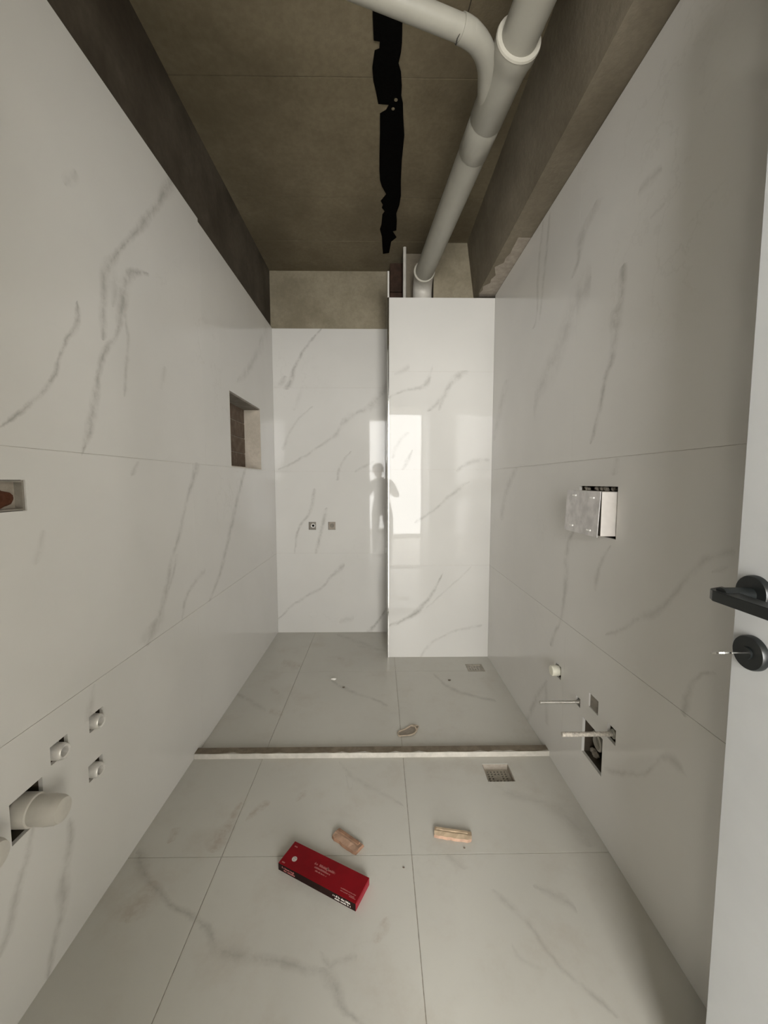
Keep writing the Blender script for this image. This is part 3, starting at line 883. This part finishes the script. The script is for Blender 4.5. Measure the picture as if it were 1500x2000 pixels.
def waste(name, y, z, x1, label):
    e = empty(name, (XL - 0.05, y, z), label, 'pipe')
    link('stub', tube(bmesh.new(), [(XL - 0.10, y, z), (XL + 0.03, y, z)], 0.0280, 28), M['pvc_white'], e, smooth=True)
    link('collar', lathe(bmesh.new(), (XL - 0.02, y, z), (1, 0, 0), [(0, .029), (.0, .0335), (.030, .0335), (.034, .0325), (.036, .0292)], 32), M['pvc_white'], e, smooth=True)
    L = x1 - XL
    link('end_cap', lathe(bmesh.new(), (XL + 0.012, y, z), (1, 0, 0),
                          [(0, .0285), (.004, .0295), (L - .040, .0300), (L - .024, .0285), (L - .014, .0240), (L - .012, .015), (L - .012, 0)], 32), M['pvc_white'], e, smooth=True)
    return e


waste('waste_stub', 0.816, 0.426, -0.687, 'capped white waste pipe stub poking out of a square hole in the left wall')
waste('waste_stub', 0.686, 0.448, -0.702, 'white waste pipe stub cut off by the left edge of the photo')

# electrical box recess full of red dirt
jb = empty('electrical_box', (XL - 0.05, 0.80, 1.11), 'shallow recessed box holding reddish dirt, at the left photo edge at mid height', 'box')
bm = plate(FL, JBOX[0] + .001, JBOX[1] - .001, JBOX[2] + .001, JBOX[3] - .001, 0.003, 0.022,
           [(JBOX[0] + .006, JBOX[1] - .006, JBOX[2] + .005, JBOX[3] - .005)])
link('box_wall', bm, M['plaster_grey'], jb)
link('box_back', plate(FL, JBOX[0] + .001, JBOX[1] - .001, JBOX[2] + .001, JBOX[3] - .001, 0.020, 0.028), M['mortar'], jb)
bm = bmesh.new()
bmesh.ops.create_icosphere(bm, subdivisions=3, radius=1.0)
random.seed(2)
for v in bm.verts:
    k = 1 + random.uniform(-.12, .12)
    v.co = Vector((XL - 0.021 + max(v.co.x, 0) * 0.011 * k, 0.803 + v.co.y * 0.048 * k, 1.104 + v.co.z * 0.022 * k))
link('dirt', bm, M['clay_dirt'], jb)

# ---------------------------------------------------------------- right wall plumbing
cis = empty('flush_box', (XR, 1.27, 1.045), 'white plastic box with a silver panel sticking out of the right wall', 'box')
bm = box(bmesh.new(), 0.666, XR + 0.10, 1.168, 1.372, 0.9745, 1.1085, 0.0015)
link('body', bm, M['box_white'], cis)
link('gap_shade', box(bmesh.new(), 0.6648, 0.6662, 1.1690, 1.371, 0.9755, 1.1075), M['hole'], cis)  # dark plate painted in for the shade of the gap behind the panel
# silver panel, sprung open a little at the lower near corner
mt = Matrix.Translation((0.6635, 1.372, 1.1085)) @ Matrix.Rotation(math.radians(2.6), 4, 'Y') 
pn = link('silver_panel', box(bmesh.new(), -0.0025, 0.0, -0.2045, 0.004, -0.138, 0.001, 0.0006, mt), M['foil'], cis)
for y, z in ((-0.052, -0.0155), (-0.163, -0.0195), (-0.046, -0.1175), (-0.158, -0.1205)):
    link('tab', box(bmesh.new(), -0.0065, -0.0024, y - 0.011, y + 0.011, z - 0.0025, z + 0.0025, 0.0006, mt), M['tab'], pn)
rb = bmesh.new()
random.seed(8)
for i in range(16):
    y = random.uniform(1.20, 1.37)
    t = bmesh.new()
    bmesh.ops.create_icosphere(t, subdivisions=1, radius=random.uniform(.005, .009))
    t.transform(Matrix.Translation((XR + random.uniform(.008, .03), y, 1.115 + random.uniform(-.001, .003))))
    merge(rb, t)
o = link('rubble', rb, M['plaster_grey'], cis)
o['kind'] = 'stuff'


def threaded(name, y, z, x0, r, mat, label, sleeve):
    e = empty(name, (XR, y, z), label, 'rod', 'fixing rods of the toilet')
    L = XR + 0.12 - x0
    n = int(L / 0.0035)
    prof = [(0, 0), (0, r * .8)]
    for i in range(n):
        prof += [(0.001 + i * L / n, r), (0.001 + (i + .5) * L / n, r * 0.86)]
    prof += [(L, r * .8), (L, 0)]
    link('thread', lathe(bmesh.new(), (x0, y, z), (1, 0, 0), prof, 14), mat, e, smooth=True)
    link('sleeve', lathe(bmesh.new(), (XR + 0.10, y, z), (-1, 0, 0), [(0, r), (0, sleeve), (.094, sleeve), (.098, r * 1.05)], 20), M['pvc'], e, smooth=True)
    return e


threaded('threaded_rod', 1.338, 0.357, 0.570, 0.0060, M['zinc'], 'bare thin metal rod sticking out of the right wall, the farther rod', 0.011)
threaded('threaded_rod', 1.138, 0.371, 0.556, 0.0072, M['taped'], 'thick crusted threaded rod sticking out of the right wall over the waste hole', 0.0145)

cp = link('pipe_cap', lathe(bmesh.new(), (XR + 0.08, 1.500, 0.393), (-1, 0, 0),
          [(0, 0), (0, .0185), (.075, .0185), (.078, .0205), (.103, .0205), (.107, .0185), (.108, 0)], 28), M['cap'], smooth=True)
tag(cp, 'round cream plastic pipe cap sticking out of the right wall beyond the rods', 'cap')

wo = empty('waste_outlet', (XR + 0.06, 1.25, 0.26), 'waste pipe end inside the big dark rectangular hole in the right wall', 'pipe')
link('pipe_end', tube(bmesh.new(), [(XR + 0.125, 1.270, 0.262), (XR + 0.045, 1.277, 0.252)], [0.030, 0.030], 26), M['pvc'], wo, smooth=True)
link('rim', lathe(bmesh.new(), (XR + 0.050, 1.277, 0.252), (-1, 0.07, -0.1), [(0, .0305), (.0, .033), (.012, .033), (.014, .030), (.014, .026), (.004, .024)], 26), M['pvc_white'], wo, smooth=True)
bm = bmesh.new()
random.seed(21)
for i in range(10):
    t = bmesh.new()
    bmesh.ops.create_icosphere(t, subdivisions=1, radius=random.uniform(.008, .015))
    t.transform(Matrix.Translation((XR + random.uniform(.03, .09), random.uniform(1.19, 1.29), 0.205 + random.uniform(0, .008))))
    merge(bm, t)
o = link('rubble', bm, M['plaster_grey'], wo)
o['kind'] = 'stuff'

# ---------------------------------------------------------------- back wall outlets
for i, (x, z) in enumerate(OUTB):
    e = empty('shower_outlet', (x, YB + 0.02, z), ['square water outlet with a metal fitting in the back wall, left of two',
                                                 'square water outlet stopped with grey mortar in the back wall, right of two'][i], 'outlet', 'shower outlets in the back wall')
    if i == 0:
        link('mortar', box(bmesh.new(), x - .026, x + .026, YB + .014, YB + .05, z - .028, z + .028), M['plaster_grey'], e)
        link('fitting', lathe(bmesh.new(), (x + .004, YB + .02, z), (0, -1, 0), [(0, 0), (0, .017), (.012, .017), (.014, .014), (.012, .009), (.006, .0085), (.006, 0)], 20), M['valve'], e, smooth=True)
    else:
        link('mortar', box(bmesh.new(), x - .026, x + .026, YB + .012, YB + .05, z - .028, z + .028), M['mortar'], e)
        link('plug', lathe(bmesh.new(), (x, YB + .016, z), (0, -1, 0), [(0, 0), (0, .016), (.006, .016), (.008, .012), (.008, 0)], 18), M['plaster_grey'], e, smooth=True)

# ---------------------------------------------------------------- floor drains
def drain(d, depth, nx, ny, slot, mat, label, centre):
    x0, x1, y0, y1 = d
    e = empty('floor_drain', ((x0 + x1) / 2, (y0 + y1) / 2, -depth), label, 'drain')
    gx0, gx1, gy0, gy1 = x0 + .0028, x1 - .0028, y0 + .0028, y1 - .0028
    mx, my = (gx1 - gx0) * .09, (gy1 - gy0) * .09
    holes = []
    px, py = (gx1 - gx0 - 2 * mx) / nx, (gy1 - gy0 - 2 * my) / ny
    for i in range(nx):
        for j in range(ny):
            if centre and abs(i - (nx - 1) / 2) < 1 and abs(j - (ny - 1) / 2) < 1:
                continue
            cx, cy = gx0 + mx + (i + .5) * px, gy0 + my + (j + .5) * py
            holes.append((cx - px * slot / 2, cx + px * slot / 2, cy - py * slot / 2, cy + py * slot / 2))
    fr = lambda u, v, w: (u, v, -depth - w)
    link('grate', plate(fr, gx0, gx1, gy0, gy1, 0.0, 0.003, holes), mat, e)
    link('collar', plate(lambda u, v, w: (u, v, -w), x0 + .0006, x1 - .0006, y0 + .0006, y1 - .0006, .0015, depth + .004,
                          [(x0 + .0026, x1 - .0026, y0 + .0026, y1 - .0026)]), M['mortar'], e)
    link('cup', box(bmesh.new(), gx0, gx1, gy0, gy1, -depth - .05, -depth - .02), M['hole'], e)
    return e


drain(DR1, 0.0215, 6, 6, 0.5, M['grate'], 'sunken square perforated floor drain in front of the curb', True)
d2 = drain(DR2, 0.004, 5, 5, 0.42, M['grate_pale'], 'square floor drain in the shower corner by the tiled shaft', True)
link('rim', plate(lambda u, v, w: (u, v, 0.0004 - w), DR2[0] + .001, DR2[1] - .001, DR2[2] + .001, DR2[3] - .001, 0, .006,
                  [(DR2[0] + .012, DR2[1] - .012, DR2[2] + .012, DR2[3] - .012)]), M['grate'], d2)

# ---------------------------------------------------------------- red carton
ang = math.atan2(-0.117, 0.234)
fl = Vector((-0.297, 1.079, 0.0))
BX = Matrix.Translation(fl) @ Matrix.Rotation(ang, 4, 'Z')
L_, W_, H_ = 0.262, 0.078, 0.0225
carton = empty('red_carton', (-0.165, 1.055, 0.0), 'flat red cardboard carton lying on the floor tiles', 'box')
bm = box(bmesh.new(), 0, L_, 0, W_, 0.0003, H_, 0.0012, BX)
ob = link('shell', bm, [M['carton_red'], M['carton_dark'], M['carton_end']], carton)
inv = Matrix.Rotation(-ang, 3, 'Z')
for p in ob.data.polygons:
    nn = inv @ p.normal
    p.material_index = 1 if nn.y < -0.75 else (2 if abs(nn.x) > 0.75 else 0)


def printed(name, rects, mat, side='top', label=None):
    bm = bmesh.new()
    for a, b, c, d in rects:
        if side == 'top':
            box(bm, a, b, c, d, H_ - .0003, H_ + .0003, 0, BX)
        else:
            box(bm, a, b, -0.0003, 0.0003, c, d, 0, BX)
    o = link(name, bm, mat, carton)
    if len(rects) > 1:
        o['kind'] = 'stuff'
    return o


def words(a, b, c, d, seed, cw=0.0022):
    random.seed(seed)
    out = []
    x = a
    while x < b:
        w = cw * random.uniform(.6, 1.1)
        if random.random() > .14:
            h = (d - c) * random.choice((.62, .62, .8, 1.0))
            out.append((x, min(x + w * .72, b), c, c + h))
        x += w
    return out


printed('print', words(.098, .168, .043, .050, 1) + words(.104, .160, .034, .0395, 2, .0017) + words(.112, .150, .026, .030, 3, .0015), M['print_pale'])
printed('print', words(.203, .252, .018, .0208, 4, .0013) + words(.206, .250, .012, .0146, 5, .0013), M['print_pale'])
printed('print', [(.1395, .1425, .041, .052), (.1425, .146, .044, .0475)], M['print_pale'])
printed('print', words(.014, .058, .0125, .0175, 6, .003) + words(.020, .060, .0055, .0105, 7, .003), M['print_pale'], 'side')
printed('print', words(.190, .245, .0122, .0178, 8, .0032) + words(.196, .247, .0050, .0102, 9, .0032), M['print_white'], 'side')
for r_ in ((.010, .0205, .062, .0655), (.008, .018, .006, .0095), (.236, .2555, .009, .0105)):
    printed('mark', [r_], M['print_pale'])
bm = bmesh.new()
lathe(bm, (0.036, 0.030, H_ - .0002), (0, 0, 1), [(0, .0078), (.0006, .0078), (.0006, 0)], 26)
bm.transform(BX)
sk = link('round_sticker', bm, M['print_white'], carton)
bm = bmesh.new()
for a in words(.0315, .041, .0315, .035, 12, .0016) + words(.0325, .040, .0262, .0292, 13, .0014):
    box(bm, a[0], a[1], a[2], a[3], H_ + .0003, H_ + .0006, 0, BX)
link('sticker_print', bm, M['print_grey'], sk)['kind'] = 'stuff'
bm = bmesh.new()
box(bm, L_ - .0004, L_ + .0008, .004, W_ - .004, .004, H_ - .003, .0003, BX)
link('end_flap', bm, M['carton_end'], carton)

# ---------------------------------------------------------------- wood scraps
def scrap(name, p, dirv, L, Wd, Hh, mats, label, seed):
    random.seed(seed)
    e = empty(name, p, label, 'wood')
    a = math.atan2(dirv[1], dirv[0])
    mtx = Matrix.Translation(p) @ Matrix.Rotation(a, 4, 'Z')
    bm = bmesh.new()
    n = 9
    rows = []
    for i in range(n + 1):
        x = L * i / n
        e0 = random.uniform(-.0015, .0015) + (.004 if i in (0, n) else 0)
        e1 = random.uniform(-.0015, .0015)
        rows.append([bm.verts.new((x + random.uniform(-.002, .002), e0, 0.0002)), bm.verts.new((x, e0 + .002, Hh * .75)),
                     bm.verts.new((x, Wd * .45 + e1, Hh * (1 + random.uniform(-.08, .08)))), bm.verts.new((x, Wd - .004 + e1, Hh * .8)),
                     bm.verts.new((x + random.uniform(-.002, .002), Wd + e1, 0.0002))])
    for r0, r1 in zip(rows, rows[1:]):
        for k in range(5):
            f = bm.faces.new([r0[k], r0[(k + 1) % 5], r1[(k + 1) % 5], r1[k]])
            f.material_index = 1 if k in (0,) else 0
    for r0 in (rows[0], rows[-1]):
        bm.faces.new(r0).material_index = 1
    bm.transform(mtx)
    link('offcut', bm, mats, e)
    # a raised splinter ridge along the grain
    bm = bmesh.new()
    box(bm, L * .04, L * .90, Wd * .60, Wd * .86, Hh * .7, Hh * 1.03, .0012, mtx)
    link('splinter', bm, mats[1] if seed == 31 else mats[0], e)
    return e


scrap('wood_offcut', Vector((-0.153, 1.178, 0)), (0.074, -0.056), 0.100, 0.042, 0.012, [M['wood_pink'], M['wood_dark']],
      'short pinkish wood offcut beside the red carton on the floor', 31)
scrap('wood_offcut', Vector((0.176, 1.176, 0)), (0.112, -0.020), 0.118, 0.038, 0.011, [M['wood_yellow'], M['wood_pink']],
      'longer yellowish wood offcut on the floor right of the tile joint', 32)

# ---------------------------------------------------------------- crumpled tan strip in the shower
e = empty('plastic_loop', (0.135, 1.72, 0), 'small crumpled translucent tan plastic loop on the shower floor behind the curb', 'litter')
ctr = Vector((0.134, 1.716, 0))
ax, ay = Vector((0.046, 0.034, 0)), Vector((-0.016, 0.019, 0))
pts = [ctr + ax * math.cos(t) + ay * math.sin(t) * (1 + .25 * math.sin(3 * t)) + Vector((0, 0, .0045)) for t in [2 * math.pi * i / 28 for i in range(29)]]
link('band', tube(bmesh.new(), pts, 0.0032, 8, False), M['film'], e, smooth=True)
bm = bmesh.new()
vs = [ctr + (ax * math.cos(t) + ay * math.sin(t)) * .9 for t in [2 * math.pi * i / 28 for i in range(28)]]
A = [bm.verts.new(v + Vector((0, 0, .0006))) for v in vs]
B = [bm.verts.new(v + Vector((0, 0, .0018))) for v in vs]
for i in range(28):
    bm.faces.new([A[i], A[(i + 1) % 28], B[(i + 1) % 28], B[i]])
bm.faces.new(A)
bm.faces.new(B[::-1])
link('web', bm, M['mortar'], e)
link('twist', tube(bmesh.new(), [ctr + ax * .55 - ay * .8 + Vector((0, 0, .005)), ctr + ax * .72 + Vector((0, 0, .009)), ctr + ax * .6 + ay * .9 + Vector((0, 0, .005))], 0.004, 8), M['film'], e, smooth=True)

# ---------------------------------------------------------------- crumbs on the floor
cr = [(-0.262, 2.192, .010, 'chip', 'small white chip lying on the shower floor'),
      (-0.196, 2.105, .005, 'crumb', 'tiny dark crumb near the white chip on the shower floor'),
      (0.404, 2.175, .006, 'crumb', 'small grey crumb on the shower floor in front of the corner drain'),
      (0.072, 1.080, .0022, 'crumb', 'tiny black crumb on the floor right of the red carton'),
      (0.265, 1.140, .0022, 'crumb', 'tiny dark crumb in front of the yellowish wood offcut')]
for i, (x, y, r_, m, lab) in enumerate(cr):
    bm = bmesh.new()
    bmesh.ops.create_icosphere(bm, subdivisions=2, radius=1)
    random.seed(40 + i)
    for v in bm.verts:
        k = random.uniform(.8, 1.15)
        v.co = Vector((x + v.co.x * r_ * 1.5 * k, y + v.co.y * r_ * k, max(0, r_ * .5 + v.co.z * r_ * .55 * k)))
    tag(link('plaster_crumb' if m == 'crumb' else 'plaster_chip', bm, M[m]), lab, 'crumb')

# ---------------------------------------------------------------- photographer, seen only in the glossy tiles
per = empty('person', (0.02, -0.52, 0), 'person in a dark top in the doorway, seen only reflected in the glossy tiles', 'person')
PX, PY = 0.02, -0.50
J = {}


def V_(k, x, y, z, r):
    J[k] = ((PX + x, PY + y, z), r)


V_('pelvis', 0.02, 0, .74, .125); V_('waist', 0.02, .0, .86, .115); V_('chest', 0.01, .0, 1.02, .135); V_('collar', 0, .0, 1.14, .085)
V_('neck', -0.02, .01, 1.20, .048); V_('head0', -0.03, .03, 1.26, .070); V_('head1', -0.03, .035, 1.33, .088); V_('head2', -0.03, .02, 1.38, .070)
for s, n_ in ((-1, 'l'), (1, 'r')):
    V_('sh' + n_, s * .145, 0, 1.11, .058)
    V_('el' + n_, s * .20 + .03, .12, .94, .042)
    V_('wr' + n_, s * .07 - .02, .395, 1.085, .027)
    V_('pm' + n_, s * .058 - .02, .425, 1.112, .026)
    V_('hip' + n_, s * .085 + .02, 0, .68, .088)
    V_('kn' + n_, s * .095 + .02, .03, .39, .058)
    V_('an' + n_, s * .10 + .02, -.01, .075, .040)
    V_('toe' + n_, s * .115 + .02, .125, .035, .033)
ed = [('pelvis', 'waist'), ('waist', 'chest'), ('chest', 'collar'), ('collar', 'neck'), ('neck', 'head0'), ('head0', 'head1'), ('head1', 'head2')]
for n_ in 'lr':
    ed += [('collar', 'sh' + n_), ('sh' + n_, 'el' + n_), ('el' + n_, 'wr' + n_), ('wr' + n_, 'pm' + n_), ('pelvis', 'hip' + n_), ('hip' + n_, 'kn' + n_), ('kn' + n_, 'an' + n_), ('an' + n_, 'toe' + n_)]
# fingers curl round the phone edges, thumb in front
for s, n_ in ((-1, 'l'), (1, 'r')):
    bx = s * .058 - .02
    for f_ in range(4):
        z = 1.098 + f_ * .017
        ln = (.80, 1.0, .95, .85)[f_]
        V_('f%d%s' % (f_, n_) + 'a', bx - s * .004, .440, z, .0095)
        V_('f%d%s' % (f_, n_) + 'b', bx - s * .014, .440 + .030 * ln, z + .002, .0088)
        V_('f%d%s' % (f_, n_) + 'c', bx - s * .032, .440 + .034 * ln, z + .003, .0078)
        ed += [('pm' + n_, 'f%d%sa' % (f_, n_)), ('f%d%sa' % (f_, n_), 'f%d%sb' % (f_, n_)), ('f%d%sb' % (f_, n_), 'f%d%sc' % (f_, n_))]
    V_('t' + n_ + 'a', bx - s * .016, .418, 1.125, .0105)
    V_('t' + n_ + 'b', bx - s * .030, .424, 1.140, .0090)
    ed += [('pm' + n_, 't' + n_ + 'a'), ('t' + n_ + 'a', 't' + n_ + 'b')]
keys = list(J)
me = bpy.data.meshes.new('body')
me.from_pydata([J[k][0] for k in keys], [(keys.index(a), keys.index(b)) for a, b in ed], [])
body = bpy.data.objects.new('body', me)
COL.objects.link(body)
sk_ = body.modifiers.new('skin', 'SKIN')
for i, k in enumerate(keys):
    sv = me.skin_vertices[0].data[i]
    sv.radius = (J[k][1], J[k][1] * (0.72 if k in ('pelvis', 'waist', 'chest', 'collar') else 1.0))
    sv.use_root = (k == 'pelvis')
body.modifiers.new('sub', 'SUBSURF').levels = 2
dg = bpy.context.evaluated_depsgraph_get()
nm = bpy.data.meshes.new_from_object(body.evaluated_get(dg))
body.modifiers.clear()
body.data = nm
nm.materials.clear()
for k in ('skin', 'shirt', 'trouser', 'shoe'):
    nm.materials.append(M[k])
for p in nm.polygons:
    c = p.center
    p.use_smooth = True
    if c.z > 1.185 or (c.y > PY + .20 and c.z > .8):
        p.material_index = 0
    elif c.z > .76:
        p.material_index = 1
    elif c.z > .09:
        p.material_index = 2
    else:
        p.material_index = 3
body.parent = per
nm.transform(Matrix.Translation(-Vector(per.location)))
hx, hy, hz = PX - .03, PY + .03, 1.32
bm = bmesh.new()
bmesh.ops.create_uvsphere(bm, u_segments=24, v_segments=14, radius=1)
for v in bm.verts:
    front = v.co.y > .25
    v.co = Vector((hx + v.co.x * .093, hy - .012 + v.co.y * (.070 if front else .100), max(hz + .022 + v.co.z * .098, hz + (.045 if front else -.05))))
link('hair', bm, M['hair'], per, smooth=True)
for s in (-1, 1):
    link('eye', lathe(bmesh.new(), (hx + s * .030, hy + .072, hz + .004), (0, 1, 0), [(0, .011), (.006, .008), (.008, 0)], 12), M['hair'], per, smooth=True)
    link('ear', lathe(bmesh.new(), (hx + s * .080, hy, hz - .008), (s, 0, 0), [(0, .024), (.012, .020), (.014, 0)], 14), M['skin'], per, smooth=True)
link('nose', tube(bmesh.new(), [(hx, hy + .078, hz + .008), (hx, hy + .094, hz - .018), (hx, hy + .078, hz - .024)], [.007, .011, .009], 10), M['skin'], per, smooth=True)
link('mouth', box(bmesh.new(), hx - .022, hx + .022, hy + .068, hy + .0765, hz - .050, hz - .043, .002), M['clay_dirt'], per)
ph = link('phone', box(bmesh.new(), -0.052, 0.022, -0.040, -0.032, 1.062, 1.168, 0.003), M['phone'])
tag(ph, 'black phone held up by the person reflected in the doorway', 'phone')
